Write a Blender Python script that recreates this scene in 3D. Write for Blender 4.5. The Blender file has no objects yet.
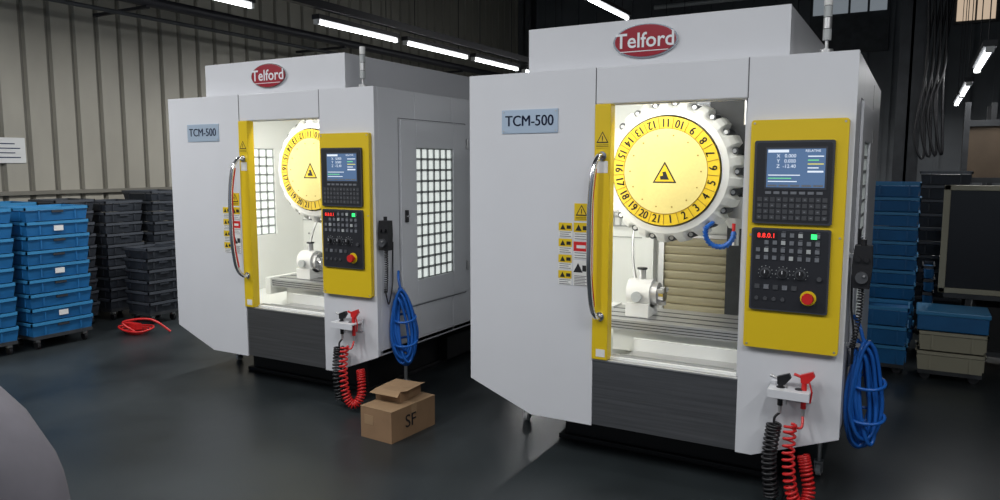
import bpy, bmesh, math, random
from mathutils import Vector, Matrix
random.seed(4)
sc = bpy.context.scene
PI = math.pi

# ---------------------------------------------------------------- materials
def mat(name, col, rough=0.5, metal=0.0, emis=None, estr=0.0, noise=0.0, nscale=8.0, spec=0.5, bump=0.0, rvar=0.0, stretch=None):
    m = bpy.data.materials.new(name); m.use_nodes = True
    nt = m.node_tree; b = nt.nodes['Principled BSDF']
    b.inputs['Base Color'].default_value = (*col, 1)
    b.inputs['Roughness'].default_value = rough
    b.inputs['Metallic'].default_value = metal
    b.inputs['Specular IOR Level'].default_value = spec
    if emis:
        b.inputs['Emission Color'].default_value = (*emis, 1)
        b.inputs['Emission Strength'].default_value = estr
    if noise > 0 or bump > 0 or rvar > 0:
        tc = nt.nodes.new('ShaderNodeTexCoord')
        n = nt.nodes.new('ShaderNodeTexNoise'); n.inputs['Scale'].default_value = nscale
        n.inputs['Detail'].default_value = 6
        if stretch:
            mp = nt.nodes.new('ShaderNodeMapping'); mp.inputs['Scale'].default_value = stretch
            nt.links.new(tc.outputs['Object'], mp.inputs['Vector']); nt.links.new(mp.outputs['Vector'], n.inputs['Vector'])
        else:
            nt.links.new(tc.outputs['Object'], n.inputs['Vector'])
        if noise > 0:
            r = nt.nodes.new('ShaderNodeValToRGB')
            r.color_ramp.elements[0].position = 0.3; r.color_ramp.elements[1].position = 0.7
            r.color_ramp.elements[0].color = (*[c*(1-noise) for c in col], 1)
            r.color_ramp.elements[1].color = (*[min(1, c*(1+noise)) for c in col], 1)
            nt.links.new(n.outputs['Fac'], r.inputs['Fac'])
            nt.links.new(r.outputs['Color'], b.inputs['Base Color'])
        if bump > 0:
            bp = nt.nodes.new('ShaderNodeBump'); bp.inputs['Strength'].default_value = bump
            bp.inputs['Distance'].default_value = 0.01
            nt.links.new(n.outputs['Fac'], bp.inputs['Height'])
            nt.links.new(bp.outputs['Normal'], b.inputs['Normal'])
        if rvar > 0:
            mr = nt.nodes.new('ShaderNodeMapRange')
            mr.inputs['From Min'].default_value = 0.3; mr.inputs['From Max'].default_value = 0.7
            mr.inputs['To Min'].default_value = rough - rvar; mr.inputs['To Max'].default_value = rough + rvar
            nt.links.new(n.outputs['Fac'], mr.inputs['Value'])
            nt.links.new(mr.outputs['Result'], b.inputs['Roughness'])
    return m

WHITE = mat('white_paint', (0.64, 0.65, 0.68), 0.38, noise=0.015, nscale=3)
WHITE_IN = mat('white_interior', (0.80, 0.81, 0.78), 0.45)
DRUM = mat('drum_white', (0.70, 0.70, 0.67), 0.45)
YEL = mat('yellow_paint', (0.71, 0.50, 0.012), 0.38)
YELD = mat('yellow_disc_ring', (0.76, 0.52, 0.02), 0.45)
YELC = mat('yellow_disc_pale', (0.74, 0.62, 0.23), 0.45, noise=0.03, nscale=60)
YLINE = mat('disc_lines', (0.35, 0.20, 0.01), 0.5)
BLACK = mat('black_plastic', (0.012, 0.012, 0.014), 0.42)
BLACKM = mat('black_base', (0.005, 0.005, 0.006), 0.6)
KICK = mat('dark_brushed_steel', (0.27, 0.27, 0.28), 0.33, metal=0.9, noise=0.14, rvar=0.05, nscale=6, stretch=(0.3, 1, 14))
PANEL = mat('control_face', (0.02, 0.021, 0.026), 0.4)
PANEL2 = mat('control_bezel', (0.045, 0.048, 0.058), 0.4)
KEY = mat('key_grey', (0.16, 0.17, 0.19), 0.5)
KEYD = mat('key_dark', (0.06, 0.063, 0.07), 0.5)
INK = mat('print_white', (0.75, 0.77, 0.8), 0.6)
INKB = mat('print_black', (0.01, 0.01, 0.012), 0.6)
NAVY = mat('print_navy', (0.008, 0.02, 0.075), 0.5)
SEAM = mat('seam_dark', (0.10, 0.10, 0.11), 0.7)
CHROME = mat('chrome', (0.75, 0.75, 0.77), 0.18, metal=1)
STEEL = mat('steel', (0.55, 0.55, 0.55), 0.40, metal=0.8)
PLATE = mat('aluminium_plate', (0.42, 0.52, 0.64), 0.4, metal=0.3)
KHAKI = mat('telescopic_cover_steel', (0.46, 0.41, 0.28), 0.42, metal=0.25)
RED = mat('red_plastic', (0.60, 0.02, 0.02), 0.35)
LOGO = mat('logo_red', (0.30, 0.006, 0.02), 0.3)
BLUE = mat('blue_hose', (0.012, 0.11, 0.44), 0.33)
LCD = mat('lcd', (0.03, 0.04, 0.055), 0.25, emis=(0.13, 0.24, 0.46), estr=0.6)
LCDL = mat('lcd_lit', (0.3, 0.3, 0.3), 0.3, emis=(0.75, 0.85, 1.0), estr=0.8)
LCDG = mat('lcd_green', (0.1, 0.3, 0.1), 0.3, emis=(0.2, 0.9, 0.4), estr=0.6)
LCDY = mat('lcd_yellow', (0.3, 0.3, 0.1), 0.3, emis=(0.9, 0.8, 0.2), estr=0.6)
LEDR = mat('led_red', (0.3, 0, 0), 0.3, emis=(1, 0.04, 0.03), estr=2.0)
LEDG = mat('led_green', (0, 0.3, 0), 0.3, emis=(0.05, 1, 0.25), estr=1.4)
WINGLOW = mat('window_glow', (0.85, 0.87, 0.85), 0.4, emis=(0.93, 1.0, 0.95), estr=0.55)  # emission stands in for the lit chamber seen through the glass
GRID = mat('window_grid_grey', (0.42, 0.44, 0.44), 0.5)
GRIDL = mat('seam_grey', (0.34, 0.35, 0.34), 0.5)
TUBE = mat('fluorescent_tube', (1, 1, 1), 0.4, emis=(0.95, 0.98, 1.0), estr=9)
FIXT = mat('fixture_dark', (0.02, 0.02, 0.025), 0.5)
STEELD = mat('dark_steel', (0.035, 0.038, 0.042), 0.5, noise=0.3)
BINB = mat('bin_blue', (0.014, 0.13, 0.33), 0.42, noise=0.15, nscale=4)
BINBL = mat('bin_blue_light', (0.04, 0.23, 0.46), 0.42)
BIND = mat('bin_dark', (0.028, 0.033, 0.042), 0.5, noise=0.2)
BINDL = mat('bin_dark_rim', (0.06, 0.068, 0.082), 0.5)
CREAM = mat('cream_crate', (0.36, 0.34, 0.25), 0.5)
CARD = mat('cardboard', (0.25, 0.15, 0.08), 0.8, noise=0.12, nscale=6)
CARDIN = mat('cardboard_flap', (0.29, 0.185, 0.10), 0.8, noise=0.1)
LABEL = mat('label_white', (0.74, 0.74, 0.72), 0.55)
CLOTH = mat('grey_work_jacket', (0.095, 0.09, 0.105), 0.9, noise=0.06, nscale=30, bump=0.05)
TROUS = mat('trousers', (0.03, 0.035, 0.05), 0.9)
SKIN = mat('skin', (0.55, 0.34, 0.25), 0.55)
LIP = mat('lips', (0.42, 0.17, 0.14), 0.5)
HAIR = mat('hair_black', (0.012, 0.01, 0.01), 0.6)
SHOE = mat('shoes', (0.02, 0.02, 0.02), 0.5)
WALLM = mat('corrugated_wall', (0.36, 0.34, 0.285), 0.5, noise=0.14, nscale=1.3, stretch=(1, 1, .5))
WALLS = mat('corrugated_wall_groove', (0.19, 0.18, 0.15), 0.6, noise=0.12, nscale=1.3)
WALLB = mat('back_wall_panels', (0.12, 0.13, 0.14), 0.7, noise=0.25, nscale=1.0)
CEIL = mat('ceiling_sheet', (0.10, 0.10, 0.10), 0.8, noise=0.2, nscale=1)
FLOORM = mat('painted_floor', (0.023, 0.0285, 0.031), 0.37, noise=0.32, nscale=1.4, rvar=0.09, spec=0.38)
WOOD = mat('plywood_board', (0.12, 0.085, 0.055), 0.7, noise=0.25, nscale=3)
WARM = mat('window_glass_warm', (0.3, 0.2, 0.12), 0.5, emis=(0.80, 0.62, 0.46), estr=0.65)
DAYGL = mat('window_glass_day', (0.3, 0.3, 0.3), 0.5, emis=(0.7, 0.8, 0.9), estr=0.2)
MUDB = mat('dark_screen', (0.015, 0.016, 0.02), 0.22)

# ---------------------------------------------------------------- mesh helper
_tc = {}
def text_geo(s, off=0.0):
    k = (s, off)
    if k in _tc: return _tc[k]
    cu = bpy.data.curves.new('tmp', 'FONT'); cu.body = s
    cu.align_x = 'CENTER'; cu.align_y = 'CENTER'; cu.offset = off; cu.resolution_u = 3
    o = bpy.data.objects.new('tmp', cu); sc.collection.objects.link(o)
    dg = bpy.context.evaluated_depsgraph_get()
    me = bpy.data.meshes.new_from_object(o.evaluated_get(dg))
    r = ([tuple(v.co) for v in me.vertices], [tuple(p.vertices) for p in me.polygons])
    bpy.data.objects.remove(o); bpy.data.meshes.remove(me); bpy.data.curves.remove(cu)
    _tc[k] = r
    return r

class P:
    def __init__(s):
        s.V = []; s.F = []; s.M = []; s.S = []; s.mats = []
    def add(s, vs, fs, m, smooth=False):
        if m not in s.mats: s.mats.append(m)
        i = s.mats.index(m); o = len(s.V)
        s.V += [tuple(v) for v in vs]
        for f in fs:
            s.F.append([o + k for k in f]); s.M.append(i); s.S.append(smooth)
    def box(s, x0, x1, y0, y1, z0, z1, m, mx=None):
        vs = [Vector((x, y, z)) for x in (x0, x1) for y in (y0, y1) for z in (z0, z1)]
        if mx: vs = [mx @ v for v in vs]
        s.add(vs, [(0,1,3,2),(4,6,7,5),(0,4,5,1),(2,3,7,6),(0,2,6,4),(1,5,7,3)], m)
    def prism(s, poly, y0, y1, m, smooth=False):
        n = len(poly)
        vs = [(x, y0, z) for x, z in poly] + [(x, y1, z) for x, z in poly]
        s.add(vs, [tuple(range(n))[::-1], tuple(range(n, 2*n))], m)
        s.add(vs, [(i, (i+1) % n, n+(i+1) % n, n+i) for i in range(n)], m, smooth)
    def prismx(s, poly, x0, x1, m):
        n = len(poly)
        vs = [(x0, y, z) for y, z in poly] + [(x1, y, z) for y, z in poly]
        s.add(vs, [tuple(range(n)), tuple(range(n, 2*n))[::-1]] + [(i, (i+1) % n, n+(i+1) % n, n+i) for i in range(n)], m)
    def cyl(s, p0, p1, r0, m, r1=None, seg=20):
        p0 = Vector(p0); p1 = Vector(p1); r1 = r0 if r1 is None else r1
        d = (p1-p0).normalized(); a = d.orthogonal().normalized(); b = d.cross(a)
        vs = []
        for p, r in ((p0, r0), (p1, r1)):
            for i in range(seg):
                t = 2*PI*i/seg; vs.append(p + a*math.cos(t)*r + b*math.sin(t)*r)
        s.add(vs, [tuple(range(seg)), tuple(range(seg, 2*seg))], m)
        s.add(vs, [(i, (i+1) % seg, seg+(i+1) % seg, seg+i) for i in range(seg)], m, True)
    def ball(s, c, r, m, seg=16, rings=10):
        if not hasattr(r, '__len__'): r = (r, r, r)
        vs = []; fs = []
        for j in range(rings+1):
            ph = PI*j/rings
            for i in range(seg):
                t = 2*PI*i/seg
                vs.append((c[0]+r[0]*math.sin(ph)*math.cos(t), c[1]+r[1]*math.sin(ph)*math.sin(t), c[2]+r[2]*math.cos(ph)))
        for j in range(rings):
            for i in range(seg):
                fs.append((j*seg+i, j*seg+(i+1) % seg, (j+1)*seg+(i+1) % seg, (j+1)*seg+i))
        s.add(vs, fs, m, True)
    def tube(s, path, r, m, seg=8):
        path = [Vector(p) for p in path]; n = len(path)
        a = None; vs = []
        for i, p in enumerate(path):
            d = (path[min(i+1, n-1)] - path[max(i-1, 0)]).normalized()
            if a is None: a = d.orthogonal().normalized()
            else:
                a = (a - d*a.dot(d)); a = a.normalized() if a.length > 1e-6 else d.orthogonal().normalized()
            b = d.cross(a)
            for k in range(seg):
                t = 2*PI*k/seg; vs.append(p + (a*math.cos(t) + b*math.sin(t))*r)
        fs = [(i*seg+k, i*seg+(k+1) % seg, (i+1)*seg+(k+1) % seg, (i+1)*seg+k) for i in range(n-1) for k in range(seg)]
        s.add(vs, fs, m, True)
        s.add(vs, [tuple(range(seg)), tuple(range((n-1)*seg, n*seg))], m)
    def text(s, t, size, o, m, xd=(1,0,0), ud=(0,0,1), off=0.0, sx=1.0):
        vs, fs = text_geo(t, off)
        o = Vector(o); xd = Vector(xd); ud = Vector(ud)
        s.add([o + xd*v[0]*size*sx + ud*v[1]*size for v in vs], fs, m)
    def make(s, name, parent=None, bevel=0, loc=None):
        me = bpy.data.meshes.new(name); me.from_pydata(s.V, [], s.F)
        for m in s.mats: me.materials.append(m)
        for p, mi, sm in zip(me.polygons, s.M, s.S): p.material_index = mi; p.use_smooth = sm
        bm = bmesh.new(); bm.from_mesh(me)
        bmesh.ops.recalc_face_normals(bm, faces=bm.faces); bm.to_mesh(me); bm.free()
        o = bpy.data.objects.new(name, me); sc.collection.objects.link(o)
        if parent: o.parent = parent
        if loc: o.location = loc
        if bevel:
            b = o.modifiers.new('bevel', 'BEVEL'); b.width = bevel; b.segments = 2
            b.limit_method = 'ANGLE'; b.angle_limit = math.radians(50)
        return o

def empty(name, loc=(0,0,0), rz=0):
    e = bpy.data.objects.new(name, None); e.location = loc; e.empty_display_size = 0.2
    e.rotation_euler = (0, 0, rz)
    sc.collection.objects.link(e); return e

def catmull(pts, n=8):
    pts = [Vector(p) for p in pts]; P_ = [pts[0]] + pts + [pts[-1]]; out = []
    for i in range(1, len(P_)-2):
        p0, p1, p2, p3 = P_[i-1:i+3]
        for k in range(n):
            t = k/n
            out.append(0.5*((2*p1)+(p2-p0)*t+(2*p0-5*p1+4*p2-p3)*t*t+(3*p1-p0-3*p2+p3)*t**3))
    out.append(pts[-1]); return out

def coil(pts, rad, turns, per=12):
    base = catmull(pts, 30); n = len(base); out = []; N = turns*per
    for i in range(N+1):
        f = i/N*(n-1); k = min(int(f), n-2); p = base[k].lerp(base[k+1], f-k)
        d = (base[k+1]-base[k]).normalized()
        a = Vector((0,1,0)); a = (a-d*a.dot(d)).normalized(); b = d.cross(a)
        t = 2*PI*i/per
        out.append(p + a*math.cos(t)*rad + b*math.sin(t)*rad)
    return out

def rrect(x0, x1, z0, z1, r, n=5):
    out = []
    for cx, cz, a0 in ((x1-r, z1-r, 0), (x0+r, z1-r, 90), (x0+r, z0+r, 180), (x1-r, z0+r, 270)):
        for i in range(n+1):
            a = math.radians(a0+90*i/n); out.append((cx+r*math.cos(a), cz+r*math.sin(a)))
    return out

def area(name, loc, sx, sy, power, direction, parent=None, col=(1,1,1)):
    l = bpy.data.lights.new(name, 'AREA'); l.shape = 'RECTANGLE'; l.size = sx; l.size_y = sy
    l.energy = power; l.color = col
    o = bpy.data.objects.new(name, l); sc.collection.objects.link(o); o.location = loc
    o.rotation_euler = Vector(direction).to_track_quat('-Z', 'Y').to_euler()
    if parent: o.parent = parent
    return o

# ---------------------------------------------------------------- room
p = P(); p.box(-8.2, 4.2, -3, 15.2, -0.1, 0, FLOORM); p.make('floor')
p = P()
per = 0.26; y = -3.0
seq = []
while y < 15.0:
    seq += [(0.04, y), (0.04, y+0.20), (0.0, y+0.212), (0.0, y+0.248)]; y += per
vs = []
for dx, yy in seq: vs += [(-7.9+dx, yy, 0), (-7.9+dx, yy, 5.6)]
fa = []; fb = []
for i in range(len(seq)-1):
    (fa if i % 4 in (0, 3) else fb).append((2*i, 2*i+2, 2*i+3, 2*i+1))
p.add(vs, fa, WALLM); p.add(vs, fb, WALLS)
p.box(-8.1, -7.93, -3, 15.2, 0, 5.6, WALLM)
p.make('wall_left')
p = P(); p.box(-8.1, 4.2, 15.02, 15.2, 0, 5.6, WALLB)
x = -7.8
while x < 4.0:
    p.box(x, x+0.08, 14.98, 15.03, 0, 5.6, WALLB); x += 0.4
p.make('wall_back')
p = P(); p.box(4.0, 4.2, -3, 15.0, 0, 5.6, WALLB); p.make('wall_right')
p = P(); p.box(-8.1, 4.2, -3, 15.2, 5.6, 5.7, CEIL); p.make('ceiling')
p = P(); p.box(-7.87, -7.82, -3, 15, 1.30, 1.34, WALLS); p.make('trim_1')
p = P(); p.box(0.36, 1.0, 14.93, 14.98, 3.95, 5.3, STEELD)
for i in range(2):
    for j in range(3):
        p.box(0.40+i*0.29, 0.66+i*0.29, 14.91, 14.935, 4.0+j*0.43, 4.39+j*0.43, WARM)
p.make('window_1')
p = P(); p.box(-1.9, -0.6, 14.93, 14.98, 3.6, 5.3, STEELD)
for i in range(4):
    p.box(-1.85+i*0.31, -1.58+i*0.31, 14.91, 14.935, 4.3, 5.2, DAYGL)
p.make('window_2')
p = P()
p.tube([(-7.0, -2, 3.27), (-7.0, 15, 3.27)], 0.055, FIXT)
p.tube([(-7.12, -2, 3.13), (-7.12, 15, 3.13)], 0.022, STEELD)
for yy in range(-1, 15, 3): p.box(-7.9, -6.95, yy, yy+0.04, 3.19, 3.22, FIXT)
p.make('ceiling_pipe')
p = P()
p.tube([(-4.6, 14.3, 4.9), (3.9, 14.3, 4.9)], 0.07, STEELD); p.tube([(-4.6, 14.2, 4.6), (3.9, 14.2, 4.6)], 0.04, GRID)
for xx in (-4, -1, 2): p.tube([(xx, 14.3, 4.9), (xx, 14.3, 5.6)], .015, STEELD)
p.make('overhead_pipe')
def ibeam_column(x, yy, h=5.6, w=0.22):
    p = P(); t = 0.025
    p.box(x-w/2, x+w/2, yy-w/2, yy-w/2+t, 0, h, STEELD); p.box(x-w/2, x+w/2, yy+w/2-t, yy+w/2, 0, h, STEELD)
    p.box(x-t/2, x+t/2, yy-w/2, yy+w/2, 0, h, STEELD); p.box(x-w*0.8, x+w*0.8, yy-w*0.8, yy+w*0.8, 0, 0.03, STEELD)
    p.make('steel_column')
ibeam_column(-0.13, 8.6); ibeam_column(-6.1, 11.8, w=0.24)

def tube_lamp(x, y0, y1, z, power, n=1):
    e = empty('fluorescent_lamp', (x, (y0+y1)/2, z)); L = (y1-y0)/2
    p = P(); p.box(-0.05, 0.05, -L, L, 0.02, 0.07, FIXT); p.box(-0.03, 0.03, -L, -L+0.03, -0.03, 0.02, LABEL); p.box(-0.03, 0.03, L-0.03, L, -0.03, 0.02, LABEL)
    p.cyl((0, -L+0.03, -0.005), (0, L-0.03, -0.005), 0.022, TUBE, seg=10)
    for yy in (-L*0.7, L*0.7): p.tube([(0, yy, 0.07), (0, yy, 5.6-z)], 0.005, FIXT, 5)
    p.make('lamp_body', e)
    if power: area('lamp_light', (0, 0, -0.045), 0.06, 2*L, power, (0, 0, -1), e)
for a, b in ((1.3, 2.7), (3.7, 5.15), (6.0, 7.4), (7.55, 9.0), (9.15, 10.5), (10.7, 12.1)):
    tube_lamp(-5.6, a, b, 3.1, 40 if a > 5 else 32)
p = P(); p.box(-5.52, -5.44, -1, 14, 3.2, 3.28, FIXT); p.make('cable_tray')
tube_lamp(-3.6, 8.5, 9.95, 3.6, 24)
tube_lamp(-3.6, 11.5, 12.95, 3.6, 20)
for a in (7.4, 12.2): tube_lamp(0.45, a, a+1.6, 2.55, 14)
tube_lamp(0.45, 10.4, 12.0, 2.55, 14)
for x_, y_ in ((-5.2, 0.3), (-3.4, 0.3), (-1.6, 0.1), (0.3, 0.3), (1.9, 0.3)):  # aisle row out of view, added to light the machine fronts
    tube_lamp(x_, y_, y_+1.5, 3.5, 50 if x_ < -3 else 43)

# ---------------------------------------------------------------- CNC machine
W, D, H = 1.96, 2.0, 2.09
def machine(loc):
    e = empty('cnc_milling_machine', loc)
    p = P()
    OL, OR, OB, OT = 0.755, 1.505, 0.583, 1.907
    p.prism([(0, .37), (.39, .215), (OL, .215), (OL, H), (0, H)], 0, .04, WHITE)
    p.prism([(OR, .215), (1.58, .215), (W, .36), (W, H), (OR, H)], 0, .04, WHITE)
    p.box(OL, OR, 0, .04, OT, H, WHITE)
    WIN = {0: (.60, 1.00, 1.0, 1.74), 1: (.43, .89, .81, 1.715)}
    for side, (xa, xb) in enumerate(((0, .03), (W-.03, W))):
        y0, y1, z0, z1 = WIN[side]
        p.box(xa, xb, .04, y0, .365, H, WHITE); p.box(xa, xb, y1, D, .365, H, WHITE)
        p.box(xa, xb, y0, y1, .365, z0, WHITE); p.box(xa, xb, y0, y1, z1, H, WHITE)
    p.prism([(0, .37), (.39, .215), (.39, .245), (0.0, .40)], .03, D, WHITE)
    p.prism([(W, .36), (1.58, .215), (1.58, .245), (W, .40)], .03, D, WHITE)
    p.box(.38, 1.59, .03, D, .215, .245, WHITE)
    p.box(.03, W-.03, .03, D, 2.05, H, WHITE)
    p.box(.03, W-.03, D-.03, D, .245, 2.05, WHITE)
    p.make('housing', e, bevel=0.006)
    p = P()
    p.box(OR-.002, OR+.002, -.0015, .001, OT, H, SEAM)
    p.box(OL-.0015, OL+.0015, -.0015, .001, OT, H, SEAM)
    p.box(W-.0005, W+.0015, .245, 1.07, 1.903, 1.907, SEAM); p.box(W-.0005, W+.0015, .245, 1.07, .628, .632, SEAM)
    p.box(W-.0005, W+.0015, .243, .247, .63, 1.905, SEAM); p.box(W-.0005, W+.0015, 1.068, 1.072, .63, 1.905, SEAM)
    p.box(W-.0005, W+.0015, 1.20, 1.204, .40, 2.05, SEAM)
    p.make('panel_seams', e)
    for side, xs in ((0, (-.014, 0)), (1, (W, W+.014))):
        p = P()
        y0, y1, z0, z1 = WIN[side]; xa, xb = xs
        p.box(xa, xb, .255, y0, .64, 1.895, WHITE); p.box(xa, xb, y1, 1.06, .64, 1.895, WHITE)
        p.box(xa, xb, y0, y1, .64, z0, WHITE); p.box(xa, xb, y0, y1, z1, 1.895, WHITE)
        p.make('service_door', e, bevel=0.004)
        p = P()
        xm = .020 if side == 0 else W-.012
        p.box(xm-.004, xm+.004, y0, y1, z0, z1, WINGLOW)
        nx, nz = (6, 12) if side else (5, 10)
        for xq in ((xm-.010, xm-.004), (xm+.004, xm+.012)):
            for i in range(nx+1):
                yy = y0+(y1-y0)*i/nx; p.box(*xq, yy-.008, yy+.008, z0, z1, GRID)
            for j in range(nz+1):
                zz = z0+(z1-z0)*j/nz; p.box(*xq, y0, y1, zz-.008, zz+.008, GRID)
        p.make('grid_window', e)
    p = P()
    p.box(W+.014, W+.028, .29, .315, 1.22, 1.30, BLACK); p.cyl((W+.028, .302, 1.26), (W+.036, .302, 1.26), .009, CHROME)
    for zz in (.80, 1.72): p.cyl((W+.01, 1.085, zz), (W+.01, 1.085, zz+.07), .009, STEEL)
    p.make('door_latch', e)
    p = P()
    p.prism([(.33, H), (1.665, H), (1.665, 2.325), (.33, 2.325)], .08, 1.7, WHITE)
    p.make('top_hood', e, bevel=0.006)
    p = P(); cx, cz = .985, 2.215
    for sc_, yy, m in ((1.0, .068, CHROME), (.93, .062, LOGO)):
        p.prism([(cx+.168*sc_*math.cos(2*PI*i/40), cz+.083*sc_*math.sin(2*PI*i/40)) for i in range(40)], yy, .08, m, True)
    p.text('Telford', .102, (cx, .0605, cz), INK, off=.014, sx=1.0)
    p.box(cx-.13, cx+.12, .0605, .0615, cz-.052, cz-.048, INK)
    p.make('logo_badge', e)
    p = P(); p.box(.21, .545, -.006, 0, 1.77, 1.895, PLATE); p.box(.216, .539, -.0065, -.005, 1.776, 1.889, PLATE)
    for q in (-.0016, 0, .0016): p.text('TCM-500', .080, (.377+q, -.0075-abs(q)*.1, 1.833), NAVY, off=.0, sx=.93)
    for xx in (.222, .533):
        for zz in (1.782, 1.883): p.cyl((xx, -.009, zz), (xx, -.005, zz), .004, STEEL, seg=8)
    p.make('nameplate', e)
    p = P()
    p.cyl((1.82, .07, H), (1.82, .07, H+.02), .028, STEEL); p.cyl((1.82, .07, H+.02), (1.82, .07, H+.06), .008, STEEL)
    for i, m in enumerate((GRID, STEEL, GRID, LABEL)):
        p.cyl((1.82, .07, H+.06+i*.05), (1.82, .07, H+.107+i*.05), .018, m); p.cyl((1.82, .07, H+.105+i*.05), (1.82, .07, H+.11+i*.05), .015, BLACK)
    p.make('signal_tower', e)
    p = P(); p.box(OL, OR, .006, .04, .22, OB-.012, KICK); p.box(OL, OR, .0, .06, OB-.012, OB, STEEL)
    p.make('kick_panel', e, bevel=0.003)
    p = P(); p.box(.47, 1.62, .30, 1.8, 0.0, .215, BLACKM); p.box(.44, 1.65, .27, 1.83, 0.0, .03, BLACKM)
    p.box(.30, 1.70, 1.2, 1.9, .03, .22, BLACKM)
    p.make('base_frame', e, bevel=0.005)
    p = P()
    for xx in (.14, 1.52, 1.84):
        for yy in (.45, 1.7):
            zt = .215 + max(0, (.39-xx))*.40 if xx < 1 else .215 + max(0, xx-1.58)*.38
            p.cyl((xx-.012, yy, .03), (xx+.012, yy, .03), .03, LABEL, seg=16)
            p.box(xx-.02, xx-.015, yy-.018, yy+.018, .02, .075, STEEL); p.box(xx+.015, xx+.02, yy-.018, yy+.018, .02, .075, STEEL)
            p.box(xx-.022, xx+.022, yy-.022, yy+.022, .07, .08, STEEL); p.cyl((xx, yy, .08), (xx, yy, zt+.01), .012, STEEL, seg=10)
    p.make('casters', e)
    p = P(); p.box(OL, .842, -.012, .05, OB, OT, YEL); p.make('door_edge', e, bevel=0.004)
    p = P()
    p.box(OR-.015, OR, .04, .09, OB, OT, WHITE); p.box(.842, OR, .04, .07, OT-.004, OT+.02, WHITE)
    p.box(.842, OR-.015, .035, .10, OB-.03, OB+.012, WHITE_IN)
    for k in range(2): p.box(.842, OR-.015, .052+k*.02, .056+k*.02, OB+.012, OB+.019, STEEL)
    p.make('door_frame', e)
    p = P()
    hx = .80
    pts = [(hx, -.010, 1.645), (hx-.005, -.05, 1.645), (hx-.012, -.10, 1.58), (hx-.018, -.125, 1.42), (hx-.018, -.13, 1.24), (hx-.018, -.125, 1.05), (hx-.012, -.10, .88), (hx-.005, -.05, .815), (hx, -.010, .815)]
    p.tube(catmull(pts, 6), .014, CHROME, 12)
    pts2 = [(a+.006, b+.010, c) for a, b, c in pts[2:7]]
    p.tube(catmull(pts2, 6), .009, RED, 8)
    for zz in (1.645, .815): p.cyl((hx, -.02, zz), (hx, -.010, zz), .024, CHROME)
    p.make('door_handle', e)
    p = P()
    def warn(cx, cz, s, y=-.0025, back=True):
        if back: p.box(cx-s*.62, cx+s*.62, y, y+.002, cz-s*.75, cz+s*.62, YEL)
        def tri(k, yy, m): p.add([(cx-s*.5*k, yy, cz-s*.36*k), (cx+s*.5*k, yy, cz-s*.36*k), (cx, yy, cz+s*.52*k)], [(0,1,2)], m)
        tri(1, y-.0006, INKB); tri(.74, y-.0010, YELD); p.box(cx-s*.04, cx+s*.04, y-.0016, y-.0012, cz-s*.14, cz+s*.18, INKB)
        p.box(cx-s*.04, cx+s*.04, y-.0016, y-.0012, cz-s*.23, cz-s*.17, INKB)
        if back:
            for k in range(2): p.box(cx-s*.5, cx+s*.5, y-.0012, y-.0006, cz-s*(.52+.11*k), cz-s*(.49+.11*k), INKB)
    def lab(x0, x1, z0, z1, head, n=4, icon=True):
        p.box(x0, x1, -.0025, 0, z0, z1, LABEL)
        h = z1-z0; w = x1-x0; p.box(x0, x1, -.0035, -.002, z1-h*.55, z1, head)
        cx, cz = x0+w*.32, z1-h*.30
        if head is not RED: 
            p.add([(cx-h*.2, -.0042, cz-h*.17), (cx+h*.2, -.0042, cz-h*.17), (cx, -.0042, cz+h*.2)], [(0,1,2)], INKB)
            p.box(x0+w*.6, x1-.006, -.0042, -.0036, z1-h*.42, z1-h*.18, INKB)
        else:
            p.box(x0+w*.2, x1-w*.2, -.0042, -.0036, z1-h*.38, z1-h*.2, LABEL)
        for k in range(n):
            zz = z0+h*.42*(k+.5)/n; p.box(x0+.006, x1-.006-(k % 2)*.012, -.0033, -.002, zz-.0018, zz+.0014, SEAM)
    for k in range(4): lab(.555, .632, .965+k*.085, 1.042+k*.085, YEL, 3)
    lab(.642, .728, .965, 1.10, LABEL, 7); lab(.642, .728, 1.108, 1.20, RED, 3); lab(.642, .728, 1.208, 1.30, YEL, 3)
    warn(.685, 1.36, .066); warn(.80, 1.735, .066, y=-.0145)
    p.box(.77, .83, -.0135, -.012, 1.56, 1.62, LABEL)
    p.box(.78, .83, -.0135, -.012, .60, .64, LABEL)
    p.make('safety_labels', e)
    # ---- chamber
    p = P()
    p.box(.03, W-.03, 1.32, 1.34, .45, 2.05, WHITE_IN)
    p.box(.030, .045, .04, .60, .4, 2.05, WHITE_IN)
    p.box(.030, .045, 1.00, 1.32, .4, 2.05, WHITE_IN)
    p.box(.030, .045, .60, 1.00, .4, 1.0, WHITE_IN); p.box(.030, .045, .60, 1.00, 1.74, 2.05, WHITE_IN)
    p.box(.03, W-.03, .04, 1.32, 2.03, 2.05, WHITE_IN)
    p.prismx([(.035, .56), (.30, .47), (1.32, .60), (1.32, .56), (.30, .44), (.035, .53)], .03, W-.03, WHITE_IN)
    p.box(.60, .606, 1.314, 1.32, .6, 2.03, GRIDL)
    p.box(.05, .60, 1.312, 1.32, 1.10, 1.106, GRIDL)
    p.box(.60, .68, 1.24, 1.32, .58, 2.03, WHITE_IN)
    for k in range(5): p.cyl((.12, 1.318, .7+k*.28), (.12, 1.310, .7+k*.28), .008, GRIDL, seg=8)
    p.make('work_chamber', e)
    p = P(); x0, x1, z0, z1 = .22, .52, 1.18, 1.76
    p.box(x0, x1, 1.312, 1.319, z0, z1, LABEL)
    for i in range(7):
        xx = x0+(x1-x0)*i/6; p.box(xx-.006, xx+.006, 1.304, 1.312, z0, z1, GRIDL)
    for j in range(10):
        zz = z0+(z1-z0)*j/9; p.box(x0, x1, 1.304, 1.312, zz-.006, zz+.006, GRIDL)
    p.make('rear_grid_window', e)
    p = P()
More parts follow.
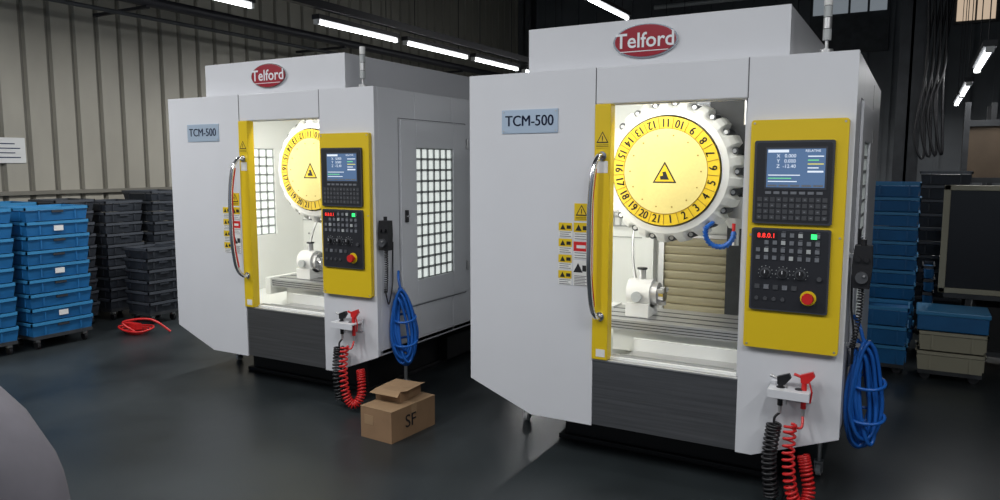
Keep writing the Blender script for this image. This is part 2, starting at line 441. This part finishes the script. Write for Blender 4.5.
    for j in range(9):
        zz = .62+j*.056
        p.prismx([(1.305, zz), (1.28, zz), (1.262, zz+.044), (1.262, zz+.052), (1.305, zz+.054)], .75, 1.17, KHAKI)
    p.box(1.17, 1.31, 1.20, 1.31, .60, 1.28, STEELD); p.box(.715, .75, 1.25, 1.31, .60, 1.16, STEEL)
    p.box(.715, 1.17, 1.25, 1.31, 1.125, 1.15, STEEL)
    p.make('telescopic_cover', e)
    p = P()
    p.box(1.0, 1.60, .85, 1.31, 1.30, 2.03, STEELD); p.box(1.15, 1.48, .74, .85, 1.42, 2.03, STEELD)
    p.cyl((1.31, .78, 1.42), (1.31, .78, 1.30), .075, STEEL); p.cyl((1.31, .78, 1.30), (1.31, .78, 1.24), .075, STEEL, r1=.04)
    p.cyl((1.31, .78, 1.24), (1.31, .78, 1.14), .02, STEEL)
    p.box(1.36, 1.48, .25, .44, 1.93, 2.03, STEELD); p.cyl((1.45, .30, 1.93), (1.45, .30, 1.80), .02, STEEL)
    p.make('spindle_head', e, bevel=0.004)
    p = P()
    arc = [(1.30 + .075*math.cos(a), .42, 1.24 + .075*math.sin(a)) for a in [math.radians(x) for x in range(160, 372, 14)]]
    for i in range(len(arc)-1): p.cyl(arc[i], arc[i+1], .017, BLUE, r1=.010, seg=10)
    p.tube([arc[0], (1.25, .55, 1.30), (1.27, .72, 1.42)], .012, BLUE)
    p.cyl(arc[-1], (arc[-1][0], .42, arc[-1][2]+.04), .009, RED)
    p.make('coolant_nozzle', e)
    p = P()
    p.box(.60, 1.48, .40, .84, .66, .72, STEEL)
    for k in range(3): p.box(.60, 1.48, .47+k*.12, .49+k*.12, .7205, .7215, STEELD)
    for k in range(3): p.box(.60, 1.48, .3985, .40, .67+k*.016, .675+k*.016, STEELD)
    p.box(.70, 1.40, .45, .8, .53, .66, WHITE_IN)
    p.box(.55, .602, .38, .86, .60, .73, WHITE_IN); p.box(1.48, 1.50, .38, .86, .60, .73, WHITE_IN)
    p.box(.86, 1.46, .14, .36, .545, .56, STEEL); p.box(.86, 1.46, .355, .37, .545, .63, WHITE_IN)
    p.box(.86, 1.46, .13, .14, .545, .59, GRIDL)
    p.make('work_table', e, bevel=0.003)
    p = P(); M0 = len(p.V)
    p.box(.66, .80, .62, .80, .72, .80, LABEL); p.cyl((.66, .71, .85), (.80, .71, .85), .085, LABEL, seg=28)
    p.cyl((.80, .71, .85), (.835, .71, .85), .068, STEEL, seg=28); p.cyl((.835, .71, .85), (.87, .71, .85), .045, CHROME)
    for k in range(3):
        a = 2*PI*k/3+.5; c = Vector((.85, .71+.05*math.cos(a), .85+.05*math.sin(a))); p.box(c.x-.02, c.x+.025, c.y-.012, c.y+.012, c.z-.012, c.z+.012, STEEL)
    p.cyl((.73, .71, .93), (.73, .71, .99), .022, STEEL); p.cyl((.73, .71, .99), (.73, .71, 1.0), .03, BLACK)
    p.tube(catmull([(.68, .75, .9), (.62, .85, 1.05), (.56, 1.05, 1.25), (.52, 1.38, 1.5)]), .009, STEEL)
    p.cyl((.73, .60, .84), (.73, .62, .84), .03, GRID)
    p.V = [(a+.09, b-.11, c) for a, b, c in p.V]
    p.make('rotary_fixture', e, bevel=0.003)
    # ---- tool magazine
    p = P(); cx, cz, dy = .985, 1.565, .12
    N = 21; K = N*16; sR = 1.03
    rings = [(.345, .300, 0), (.350, .335, .0), (.372, .362, .45), (.40, .383, .9), (.43, .392, 1), (.53, .392, 1), (.53, .25, 0)]
    vs = []
    for yy, r, amp in rings:
        for i in range(K):
            ph = 2*PI*(i+.0)/K; c = math.cos(N*ph)
            n_ = math.sqrt(max(0, min(1, (c+.15)/1.15)))
            rr = (r - .036*amp*n_)*sR
            vs.append((cx+rr*math.cos(ph), yy+dy, cz+rr*math.sin(ph)))
    p.add(vs, [(j*K+i, j*K+(i+1) % K, (j+1)*K+(i+1) % K, (j+1)*K+i) for j in range(len(rings)-1) for i in range(K)], DRUM, False)
    p.cyl((cx, .53+dy, cz), (cx, .60+dy, cz), .26, STEEL, seg=48)
    for i in range(N):
        ph = 2*PI*i/N
        for rr, y0_, y1_, ra, m in ((.374, .40, .55, .020, STEELD), (.374, .395, .405, .011, STEEL)):
            c = (cx+rr*math.cos(ph), cz+rr*math.sin(ph))
            p.cyl((c[0], y0_+dy, c[1]), (c[0], y1_+dy, c[1]), ra, m, seg=12)
    p.make('tool_magazine_drum', e)
    p = P(); p.cyl((cx, .345, cz), (cx, .33, cz), .300, YELD, seg=72)
    p.cyl((cx, .331, cz), (cx, .3293, cz), .234, YELC, seg=64)
    ring = [(cx+.236*math.cos(2*PI*i/64), .329, cz+.236*math.sin(2*PI*i/64)) for i in range(65)]
    p.tube(ring, .0022, YLINE, 4)
    for k in range(N):
        th = math.radians(-90+8.5+360/N*k); ud = Vector((-math.cos(th), 0, -math.sin(th)))
        al = th+PI/2; xd = Vector((math.cos(al), 0, math.sin(al)))
        for q in (-.0016, 0, .0016):
            o_ = Vector((cx+.267*math.cos(th), .3285-abs(q)*.1, cz+.267*math.sin(th)))+xd*q
            p.text(str(k+1), .064, o_, INKB, xd=xd, ud=ud, off=.0, sx=.82)
        t2 = th+PI/N
        p.tube([(cx+.236*math.cos(t2), .3292, cz+.236*math.sin(t2)), (cx+.298*math.cos(t2), .3292, cz+.298*math.sin(t2))], .0022, YLINE, 4)
    for k in range(14):
        th = 2*PI*k/14
        p.cyl((cx+.20*math.cos(th), .326, cz+.20*math.sin(th)), (cx+.20*math.cos(th), .33, cz+.20*math.sin(th)), .004, YLINE, seg=8)
    s_ = .135; zc = cz-.015
    p.add([(cx-s_*.5, .3285, zc-s_*.36), (cx+s_*.5, .3285, zc-s_*.36), (cx, .3285, zc+s_*.52)], [(0,1,2)], INKB)
    p.add([(cx-s_*.40, .3280, zc-s_*.30), (cx+s_*.40, .3280, zc-s_*.30), (cx, .3280, zc+s_*.40)], [(0,1,2)], YELD)
    p.prism([(cx-.022, zc-.03), (cx+.026, zc-.03), (cx+.018, zc-.015), (cx+.006, zc+.015), (cx-.012, zc+.012), (cx-.008, zc-.008), (cx-.026, zc-.012)], .3270, .3278, INKB)
    p.V = [(a, b+dy, c) for a, b, c in p.V]
    p.make('tool_magazine_disc', e)
    # ---- control panel
    p = P(); p.prism(rrect(1.53, 1.938, .752, 1.803, .014), -.030, 0, YEL)
    for xx in (1.545, 1.923):
        for zz in (.767, 1.788, 1.28): p.cyl((xx, -.032, zz), (xx, -.03, zz), .005, STEEL, seg=8)
    p.make('control_panel_plate', e)
    p = P(); y0 = -.030
    p.prism(rrect(1.552, 1.888, 1.335, 1.71, .01), y0-.014, y0, PANEL2)
    p.prism(rrect(1.562, 1.878, 1.345, 1.70, .01), y0-.016, y0-.012, PANEL)
    p.box(1.60, 1.86, y0-.019, y0-.014, 1.49, 1.68, PANEL2)
    p.box(1.608, 1.852, y0-.021, y0-.017, 1.50, 1.672, LCD)
    yy = y0-.0216
    p.box(1.612, 1.70, yy, yy+.001, 1.656, 1.668, LCDL); p.text('RELATIVE', .015, (1.80, yy, 1.662), LCDL)
    for k, t in enumerate(('X   0.000', 'Y   0.000', 'Z  -12.40')):
        p.text(t, .022, (1.69, yy, 1.640-k*.023), LCDL)
    for k in range(4): p.box(1.78, 1.845-(k % 2)*.02, yy, yy+.001, 1.636-k*.017, 1.641-k*.017, (LCDL, LCDG, LCDY, LCDL)[k])
    p.box(1.78, 1.845, yy, yy+.001, 1.567, 1.575, LCDL)
    for k in range(3): p.box(1.615, 1.75-(k*13 % 5)*.012, yy, yy+.001, 1.553-k*.014, 1.557-k*.014, LCDG if k == 1 else LCDL)
    for k in range(5): p.box(1.614+k*.048, 1.654+k*.048, yy, yy+.001, 1.504, 1.512, KEY)
    for i in range(7):
        p.box(1.605+i*.036, 1.630+i*.036, y0-.019, y0-.015, 1.470, 1.482, KEY)
    for j in range(4):
        for i in range(11):
            p.box(1.572+i*.0275, 1.592+i*.0275, y0-.019, y0-.015, 1.355+j*.027, 1.374+j*.027, KEYD)
            if (i+j) % 2 == 0: p.box(1.578+i*.0275, 1.586+i*.0275, y0-.0195, y0-.0185, 1.362+j*.027, 1.367+j*.027, KEY)
    p.make('control_display', e)
    p = P()
    p.prism(rrect(1.552, 1.888, .935, 1.315, .01), y0-.014, y0, PANEL2)
    p.prism(rrect(1.560, 1.880, .943, 1.307, .01), y0-.016, y0-.012, PANEL)
    p.box(1.575, 1.665, y0-.018, y0-.015, 1.262, 1.298, BLACK)
    p.text('8.8.0.1', .030, (1.618, y0-.0186, 1.28), LEDR, off=.0)
    for j, zz in enumerate((1.285, 1.250, 1.215, 1.180)):
        for i in range(8):
            xx = 1.575+i*.036
            if j == 0 and (i < 3 or i == 6): continue
            if j == 1 and i < 1: continue
            p.box(xx, xx+.018, y0-.021, y0-.015, zz-.009, zz+.009, KEY if (i*3+j) % 5 else GRID)
            if i % 2: p.box(xx+.002, xx+.018, y0-.0165, y0-.0155, zz+.014, zz+.016, KEY)
    p.box(1.808, 1.832, y0-.022, y0-.015, 1.272, 1.294, LEDG)
    for xx in (1.62, 1.695, 1.77):
        p.cyl((xx, y0-.015, 1.11), (xx, y0-.022, 1.11), .024, KEYD, seg=20); p.cyl((xx, y0-.022, 1.11), (xx, y0-.04, 1.11), .016, BLACK)
        p.box(xx-.0015, xx+.0015, y0-.041, y0-.039, 1.11, 1.125, INK)
        for k in range(9):
            a = math.radians(-40+k*32.5); p.cyl((xx+.031*math.cos(a), y0-.0165, 1.11+.031*math.sin(a)), (xx+.031*math.cos(a), y0-.015, 1.11+.031*math.sin(a)), .0022, GRID, seg=6)
    for i in range(5): p.box(1.575+i*.04, 1.597+i*.04, y0-.021, y0-.015, 1.035, 1.055, KEY if i % 2 else KEYD)
    for i in range(4): p.cyl((1.585+i*.038, y0-.015, .99), (1.585+i*.038, y0-.022, .99), .009, KEYD, seg=14)
    p.cyl((1.807, y0-.015, 1.005), (1.807, y0-.018, 1.005), .034, YEL, seg=28); p.cyl((1.807, y0-.018, 1.005), (1.807, y0-.035, 1.005), .016, RED)
    p.cyl((1.807, y0-.035, 1.005), (1.807, y0-.052, 1.005), .026, RED, r1=.023, seg=24)
    p.cyl((1.85, y0-.015, 1.095), (1.85, y0-.028, 1.095), .010, KEYD)
    p.make('operator_panel', e)
    # ---- handheld pendant
    p = P(); px = W+.03
    p.box(W, W+.018, .03, .075, 1.19, 1.21, STEEL)
    p.prism([(px-.012, 1.06), (px+.058, 1.06), (px+.066, 1.16), (px+.062, 1.25), (px-.008, 1.25), (px-.016, 1.16)], .0, .05, BLACK)
    p.cyl((px+.026, .0, 1.11), (px+.026, -.02, 1.11), .026, KEYD, seg=20); p.cyl((px+.036, -.02, 1.12), (px+.036, -.032, 1.12), .005, STEEL, seg=8)
    p.cyl((px+.008, .0, 1.19), (px+.008, -.015, 1.19), .011, BLACK); p.cyl((px+.042, .0, 1.19), (px+.042, -.015, 1.19), .011, BLACK)
    p.cyl((px+.026, .025, 1.25), (px+.026, .025, 1.275), .012, BLACK)
    p.tube(coil([(px+.024, .03, 1.06), (px+.02, .035, .92), (px+.0, .05, .78)], .010, 22, 8), .0038, BLACK, 5)
    p.tube(catmull([(px+.0, .05, .78), (px-.0, .08, .70), (px, .12, .82), (W+.012, .15, .95), (W+.008, .16, 1.1)]), .005, BLACK, 6)
    p.make('handwheel_pendant', e, bevel=0.003)
    # ---- blue air hose bundle
    p = P(); rnd = random.Random(7)
    for k in range(15):
        w_ = rnd.uniform(.035, .075); b_ = rnd.uniform(.27, .40); t_ = rnd.uniform(.72, .80)
        ang = rnd.uniform(.5, 1.1); c0 = Vector((W+.075+rnd.uniform(-.02, .015), .15+rnd.uniform(-.02, .03), 0))
        dv = Vector((math.cos(ang), math.sin(ang), 0)); nv = Vector((-dv.y, dv.x, 0)); pts = []
        M_ = 10; sh = rnd.uniform(-.02, .02)
        for i in range(M_+1):
            a = 2*PI*i/M_
            zz = (t_+b_)/2 + (t_-b_)/2*math.cos(a)
            lean = (t_-zz)*.06
            pts.append(c0 + dv*(math.sin(a)*w_*(1.15-.3*math.cos(a))+lean) + nv*(sh*math.cos(a)+rnd.uniform(-.008, .008)) + Vector((0, 0, zz)))
        p.tube(catmull(pts, 4), .0095, BLUE, 7)
    p.tube(catmull([(W+.02, .2, .90), (W+.05, .16, .86), (W+.075, .15, .78)]), .009, BLUE)
    p.box(W, W+.10, .14, .165, .765, .78, STEEL); p.box(W+.09, W+.10, .14, .165, .765, .80, STEEL)
    for zz, r_ in ((.60, .075), (.44, .08)):
        p.tube([(W+.095+r_*math.cos(a), .165+r_*.8*math.sin(a), zz+.02*math.sin(a)) for a in [2*PI*i/20 for i in range(21)]], .008, BLUE)
    p.make('blue_hose_bundle', e)
    # ---- air guns
    p = P()
    p.box(1.66, 1.84, -.012, 0, .52, .60, WHITE); p.box(1.66, 1.84, -.11, -.010, .575, .585, WHITE); p.box(1.66, 1.84, -.115, -.108, .545, .585, WHITE)
    for xx in (1.71, 1.79): p.cyl((xx, -.06, .584), (xx, -.06, .588), .019, INKB, seg=16)
    p.make('air_gun_bracket', e, bevel=0.002)
    def gun(gx, body, metal_tip, dz=0):
        q = P(); gy = -.06
        q.cyl((gx, gy, .60+dz), (gx, gy, .50), .012, body, seg=12)
        q.prism([(gx-.014, .60+dz), (gx+.018, .60+dz), (gx+.045, .635+dz), (gx+.035, .655+dz), (gx-.016, .635+dz)], gy-.011, gy+.011, body)
        q.cyl((gx-.012, gy, .625+dz), (gx-.045, gy, .635+dz), .007, metal_tip, seg=10)
        q.tube([(gx+.022, gy-.004, .605+dz), (gx+.034, gy-.004, .56+dz), (gx+.028, gy-.004, .51+dz)], .004, metal_tip, 6)
        q.cyl((gx, gy, .50), (gx, gy, .465), .008, STEEL, seg=10)
        return q
    q = gun(1.71, BLACK, STEEL)
    q.tube(catmull([(1.71, -.06, .465), (1.69, -.065, .44), (1.69, -.07, .41)]), .006, BLACK)
    q.tube(coil([(1.69, -.07, .41), (1.675, -.075, .25), (1.69, -.07, .06)], .030, 17), .0065, BLACK, 6)
    q.tube(catmull([(1.69, -.07, .06), (1.72, -.03, .02), (1.72, .1, .015), (1.65, .26, .015)]), .006, BLACK)
    q.make('black_air_gun', e)
    q = gun(1.81, RED, RED, .02)
    q.tube(catmull([(1.81, -.06, .465), (1.81, -.09, .42), (1.775, -.10, .42)]), .006, RED)
    q.tube(coil([(1.765, -.10, .43), (1.765, -.12, .28), (1.785, -.12, .12), (1.825, -.10, .05), (1.85, -.05, .10), (1.83, -.02, .20), (1.815, -.01, .26)], .024, 32), .0068, RED, 6)
    q.make('red_air_gun', e)
    # ---- work lamps
    p = P(); p.box(.60, 1.45, .055, .09, 1.99, 2.02, LABEL); p.cyl((.62, .075, 1.98), (1.43, .075, 1.98), .012, TUBE, seg=10)
    p.box(.50, .54, .06, .10, .85, 1.85, LABEL)
    p.make('work_lamp', e)
    wc = (1.0, .99, .93)
    area('work_light', (1.02, .10, 1.96), .8, .05, 4.0, (0, .55, -.8), e, wc)
    area('work_light_side', (.52, .115, 1.3), .05, 1.0, 2.2, (.55, .9, 0), e, wc)
    area('work_light_left', (.16, .25, 1.3), .05, 1.0, 3.2, (.5, .9, 0), e, wc)
    area('work_light_rear', (.9, .80, 2.02), .9, .06, 7.0, (0, .1, -1), e, wc)
    return e
machine((-2.21, 3.577, 0))
machine((-4.95, 3.70, 0))

# ---------------------------------------------------------------- bin stacks
def stack(name, x0, x1, y0, y1, n, h, mb, ml, label=True, z0=.12, jitter=.006):
    p = P()
    for k in range(n):
        j = random.uniform(-jitter, jitter); za = z0+k*h; zb = za+h
        X0, X1, Y0, Y1 = x0+j, x1+j, y0+j, y1+j; t = .012
        vs = []
        for (zz, ins) in ((za, .022), (zb-.035, .010)):
            vs += [(X0+ins, Y0+ins, zz), (X1-ins, Y0+ins, zz), (X1-ins, Y1-ins, zz), (X0+ins, Y1-ins, zz)]
        p.add(vs, [(0,1,2,3), (4,5,6,7)] + [(i, (i+1) % 4, 4+(i+1) % 4, 4+i) for i in range(4)], mb)
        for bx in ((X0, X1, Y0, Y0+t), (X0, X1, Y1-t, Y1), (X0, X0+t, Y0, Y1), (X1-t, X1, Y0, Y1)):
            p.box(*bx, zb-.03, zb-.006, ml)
        for f in (.22, .78):
            yy = Y0+(Y1-Y0)*f; p.box(X1-.014, X1-.006, yy-.006, yy+.006, za+.01, zb-.03, mb)
            xx = X0+(X1-X0)*f; p.box(xx-.006, xx+.006, Y0+.006, Y0+.014, za+.01, zb-.03, mb)
        ym = (Y0+Y1)/2
        if label and k % 3 == 1: p.box(X1-.008, X1-.002, ym-.04, ym+.04, za+.035, zb-.045, LABEL)
        else: p.box(X1-.012, X1-.003, ym-.05, ym+.05, zb-.055, zb-.035, BIND)
    if z0 > .05:
        p.box(x0+.02, x1-.02, y0+.02, y1-.02, z0-.03, z0, STEELD)
        for xx in (x0+.07, x1-.07):
            for yy in (y0+.07, y1-.07):
                p.cyl((xx, yy-.012, .035), (xx, yy+.012, .035), .035, BLACK, seg=14)
                p.box(xx-.02, xx+.02, yy-.018, yy+.018, .06, z0-.03, STEEL)
    p.make(name)
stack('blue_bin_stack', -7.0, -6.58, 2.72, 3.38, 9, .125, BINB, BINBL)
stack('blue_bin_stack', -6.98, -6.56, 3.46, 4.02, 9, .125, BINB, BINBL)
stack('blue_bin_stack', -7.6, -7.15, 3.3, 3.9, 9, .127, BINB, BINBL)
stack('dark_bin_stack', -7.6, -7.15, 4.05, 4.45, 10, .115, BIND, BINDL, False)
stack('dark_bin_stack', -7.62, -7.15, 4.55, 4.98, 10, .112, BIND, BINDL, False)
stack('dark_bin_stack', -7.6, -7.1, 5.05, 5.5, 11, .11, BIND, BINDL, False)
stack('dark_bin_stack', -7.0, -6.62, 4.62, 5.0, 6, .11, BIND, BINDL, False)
stack('blue_bin_stack', -.36, .03, 6.95, 7.4, 11, .122, BINB, BINBL, False)
stack('dark_bin_stack', .0, .42, 7.9, 8.3, 11, .13, BIND, BINDL, False)
stack('dark_bin_stack', .07, .165, 7.0, 7.35, 6, .11, BINB, BINDL, False)
stack('cream_crate_stack', .05, .50, 6.25, 6.6, 2, .15, CREAM, CREAM, False, z0=.08)
stack('blue_bin_stack', -.32, .0, 6.3, 6.65, 3, .15, BINB, BINBL, False, z0=.08)
p = P()
p.box(.05, .50, 6.25, 6.6, .382, .50, BINB)
p.box(.04, .51, 6.24, 6.61, .495, .53, BINBL)
p.make('blue_storage_box', bevel=0.008)
e = empty('equipment_cart', (1.15, 7.05, 0))
p = P()
p.box(-.80, .80, -.30, .30, .12, .16, STEELD); p.box(-.93, .80, -.30, .30, .56, .60, STEELD)
for xx in (-.78, .74):
    for yy in (-.28, .24): p.box(xx, xx+.04, yy, yy+.04, .12, .60, STEELD); p.cyl((xx+.02, yy, .06), (xx+.02, yy+.03, .06), .06, LABEL, seg=16)
p.box(-.70, .70, -.24, .24, .16, .50, BLACKM)
p.make('cart_frame', e)
p = P(); p.box(-.93, .80, -.29, -.25, .63, 1.42, MUDB)
for bx in ((-.97, .82, .60, .640), (-.97, .82, 1.405, 1.445), (-.97, -.925, .60, 1.445), (.78, .83, .60, 1.445)):
    p.box(bx[0], bx[1], -.31, -.24, bx[2], bx[3], CREAM)
p.make('display_board', e, bevel=0.004)
e = empty('storage_rack', (1.75, 9.7, 0)); p = P()
for xx in (-1.1, 0, 1.1):
    for yy in (-.3, .3): p.box(xx-.025, xx+.025, yy-.025, yy+.025, 0, 2.25, STEELD)
for zz in (.2, .9, 1.6): p.box(-1.12, 1.12, -.32, .32, zz, zz+.04, STEELD)
p.make('rack_frame', e)
p = P()
for zz in (.24, .94, 1.64):
    x = -1.05
    while x < .95:
        w = random.uniform(.18, .34); h = random.uniform(.2, .5)
        if x < 0 < x+w+.03: x = .04
        w = min(w, 1.06-x)
        p.box(x, x+w, -.25, .2, zz, zz+h, random.choice((BINB, BIND, CARD, BIND, BINDL, STEELD, WOOD)))
        p.box(x-.005, x+w+.005, -.255, .205, zz+h-.03, zz+h, random.choice((BINDL, BIND, BINBL)))
        x += w+random.uniform(.02, .1)
p.make('rack_goods', e)
p = P(); p.box(.35, 2.2, 8.55, 8.6, 1.45, 2.0, WOOD)
for xx in (.35, 2.15): p.box(xx, xx+.05, 8.5, 8.56, 0, 2.2, STEELD)
p.box(.35, 2.2, 8.52, 8.56, 1.97, 2.03, STEELD); p.box(.35, 2.2, 8.52, 8.56, 1.43, 1.48, STEELD)
p.make('plywood_partition')
p = P()
for k in range(4):
    xx = -.02+k*.05
    p.tube(catmull([(xx, 8.4, 3.4), (xx+.03, 8.38, 2.6), (xx-.04, 8.38, 1.9+.1*k), (xx+.05, 8.4, 1.7), (xx+.02, 8.42, 2.6), (xx+.1, 8.44, 3.5)]), .012, BLACK)
p.box(-.10, .22, 8.42, 8.46, 3.36, 3.52, STEELD)
p.make('hanging_cables')

# ---------------------------------------------------------------- small things
def carton(name, loc, rz, w, d, h, txt=None, tape=True, open_=False):
    p = P(); t = .004
    p.box(0, w, 0, d, 0, h-.004, CARD)
    p.box(-.001, w+.001, -.001, d/2-.002, h-.004, h, CARDIN); p.box(-.001, w+.001, d/2+.002, d+.001, h-.004, h, CARDIN)
    p.box(-.0015, w+.0015, d/2-.025, d/2+.025, h-.0005, h+.0012, CARDIN)
    p.box(w, w+.0015, d/2-.025, d/2+.025, h-.06, h, CARDIN)
    if open_:
        p.add([(0, 0, h), (w, 0, h), (w+.01, -.05, h-.02), (-.01, -.05, h-.015)], [(0,1,2,3)], CARDIN)
        p.add([(w, 0, h), (w, d, h), (w+.04, d-.01, h+.01), (w+.04, .01, h+.008)], [(0,1,2,3)], CARDIN)
    if txt:
        p.text(txt, .11, (w+.0022, d*.42, h*.5), INKB, xd=(0,1,0), off=.0)
        p.text(txt, .11, (w+.0024, d*.42+.002, h*.5), INKB, xd=(0,1,0), off=.0)
        p.box(.03, .10, -.0015, 0, h*.45, h*.75, CARDIN)
    o = p.make(name, bevel=.003); o.location = loc; o.rotation_euler = (0, 0, rz)
carton('cardboard_box', (-2.80, 3.29, 0), math.radians(-4), .24, .40, .19, 'SF')
carton('cardboard_box', (-2.79, 3.42, .1915), math.radians(3), .18, .22, .07, None, open_=True)
p = P()
for k in range(3):
    r = .10+.03*k
    p.tube([(-6.45+r*math.cos(a)*1.2, 4.35+r*math.sin(a)*.8, .02+.016*k+.01*math.sin(2*a)) for a in [2*PI*i/24 for i in range(25)]], .009, RED)
p.tube(catmull([(-6.4, 4.3, .03), (-6.5, 4.25, .12), (-6.3, 4.4, .14), (-6.15, 4.5, .02)]), .010, RED)
p.box(-6.56, -6.38, 4.3, 4.36, .05, .10, RED)
p.make('red_hose_coil')
p = P(); p.box(-7.858, -7.846, 3.85, 4.2, 1.62, 1.87, LABEL)
for k in range(4): p.box(-7.846, -7.843, 3.90, 4.15-(k % 2)*.05, 1.67+k*.045, 1.68+k*.045, NAVY)
p.make('wall_sign')

# ---------------------------------------------------------------- person (mostly outside the frame, left)
def person(loc):
    e = empty('person', loc)
    def skin(name, verts, edges, root, m, lv=2):
        me = bpy.data.meshes.new(name); me.from_pydata([v[:3] for v in verts], edges, [])
        me.materials.append(m); o = bpy.data.objects.new(name, me); sc.collection.objects.link(o); o.parent = e
        s = o.modifiers.new('skin', 'SKIN'); s.use_smooth_shade = True
        sv = me.skin_vertices[0].data
        for i, v in enumerate(verts):
            r = v[3]; sv[i].radius = r if hasattr(r, '__len__') else (r, r); sv[i].use_root = (i == root)
        u = o.modifiers.new('sub', 'SUBSURF'); u.levels = lv; u.render_levels = lv
        return o
    V = [(0, 0, .86, (.15, .11)), (0, 0, 1.02, (.14, .10)), (0, 0, 1.18, (.16, .11)), (0, 0, 1.28, (.13, .09)), (-.04, -.03, 1.36, .055),
         (.175, 0, 1.275, .070), (.215, .01, 1.13, .060), (.235, .03, 1.0, .052), (.21, .13, .86, .040), (.19, .21, .77, .035),
         (-.165, 0, 1.275, .068), (-.205, .01, 1.13, .056), (-.225, .03, 1.0, .048), (-.21, .10, .86, .040), (-.20, .16, .77, .035)]
    E = [(0,1),(1,2),(2,3),(3,4),(3,5),(5,6),(6,7),(7,8),(8,9),(3,10),(10,11),(11,12),(12,13),(13,14)]
    skin('jacket', V, E, 0, CLOTH)
    V = [(0, 0, .88, (.14, .10)), (.09, 0, .78, .085), (.10, .01, .45, .058), (.10, -.01, .10, .045), (-.09, 0, .78, .085), (-.10, .01, .45, .058), (-.10, -.01, .10, .045)]
    skin('trousers', V, [(0,1),(1,2),(2,3),(0,4),(4,5),(5,6)], 0, TROUS)
    for s in (1, -1):
        skin('shoe', [(s*.10, -.05, .045, .042), (s*.10, .06, .042, .042), (s*.105, .16, .036, .034)], [(0,1),(1,2)], 0, SHOE)
        w = Vector((s*.19, .21, .77)) if s > 0 else Vector((s*.20, .16, .77))
        d = Vector((0, .45, -.9)).normalized()
        hv = [(*w, .026), (*(w+d*.05), (.034, .018)), (*(w+d*.085), (.036, .017))]; he = [(0,1),(1,2)]
        skin('palm', hv, he, 0, SKIN)
        for f, (dx, L) in enumerate(((-.028, .062), (-.010, .072), (.010, .068), (.028, .054))):
            b = w+d*.08+Vector((dx, 0, 0)); k = b+d*L*.5+Vector((0, -.004, 0)); t = k+(d+Vector((0, -.7, -.1))).normalized()*L*.5
            skin('finger_%d' % (f+1), [(*b, .009), (*k, .0085), (*t, .007)], [(0,1),(1,2)], 0, SKIN)
        b = w+d*.025+Vector((-s*.026, .01, 0)); k = b+Vector((-s*.025, .015, -.03)); t = k+Vector((-s*.004, .005, -.03))
        skin('thumb', [(*b, .011), (*k, .010), (*t, .008)], [(0,1),(1,2)], 0, SKIN)
    p = P()
    p.cyl((0, -.01, 1.31), (0, 0, 1.44), .05, SKIN); p.ball((0, .01, 1.50), (.072, .088, .108), SKIN, 24, 16)
    p.ball((0, .098, 1.485), (.013, .018, .022), SKIN); p.ball((0, .085, 1.445), (.024, .010, .007), LIP)
    for s in (1, -1):
        p.ball((s*.028, .085, 1.51), (.012, .008, .007), LABEL); p.ball((s*.028, .092, 1.51), (.005, .003, .005), HAIR)
        p.ball((s*.073, .0, 1.495), (.010, .020, .030), SKIN); p.box(s*.028-.015, s*.028+.015, .088, .096, 1.528, 1.533, HAIR)
    p.ball((0, -.012, 1.535), (.078, .090, .088), HAIR, 24, 16)
    o = p.make('head', e); o.location = (-.05, -.07, -.01)
person((-1.045, .405, 0))

# ---------------------------------------------------------------- world, camera
w = bpy.data.worlds.new('world'); sc.world = w; w.use_nodes = True
bg = w.node_tree.nodes['Background']; bg.inputs['Color'].default_value = (0.72, 0.84, 1.0, 1); bg.inputs['Strength'].default_value = 0.23
cam = bpy.data.cameras.new('camera'); co = bpy.data.objects.new('camera', cam); sc.collection.objects.link(co)
cam.sensor_width = 36; cam.lens = 26.64; cam.clip_start = 0.02
co.location = (0, 0, 1.6); co.rotation_euler = (math.radians(90-6.55), 0, math.radians(29.4))
sc.camera = co
sc.view_settings.view_transform = 'Standard'
sc.view_settings.look = 'None'
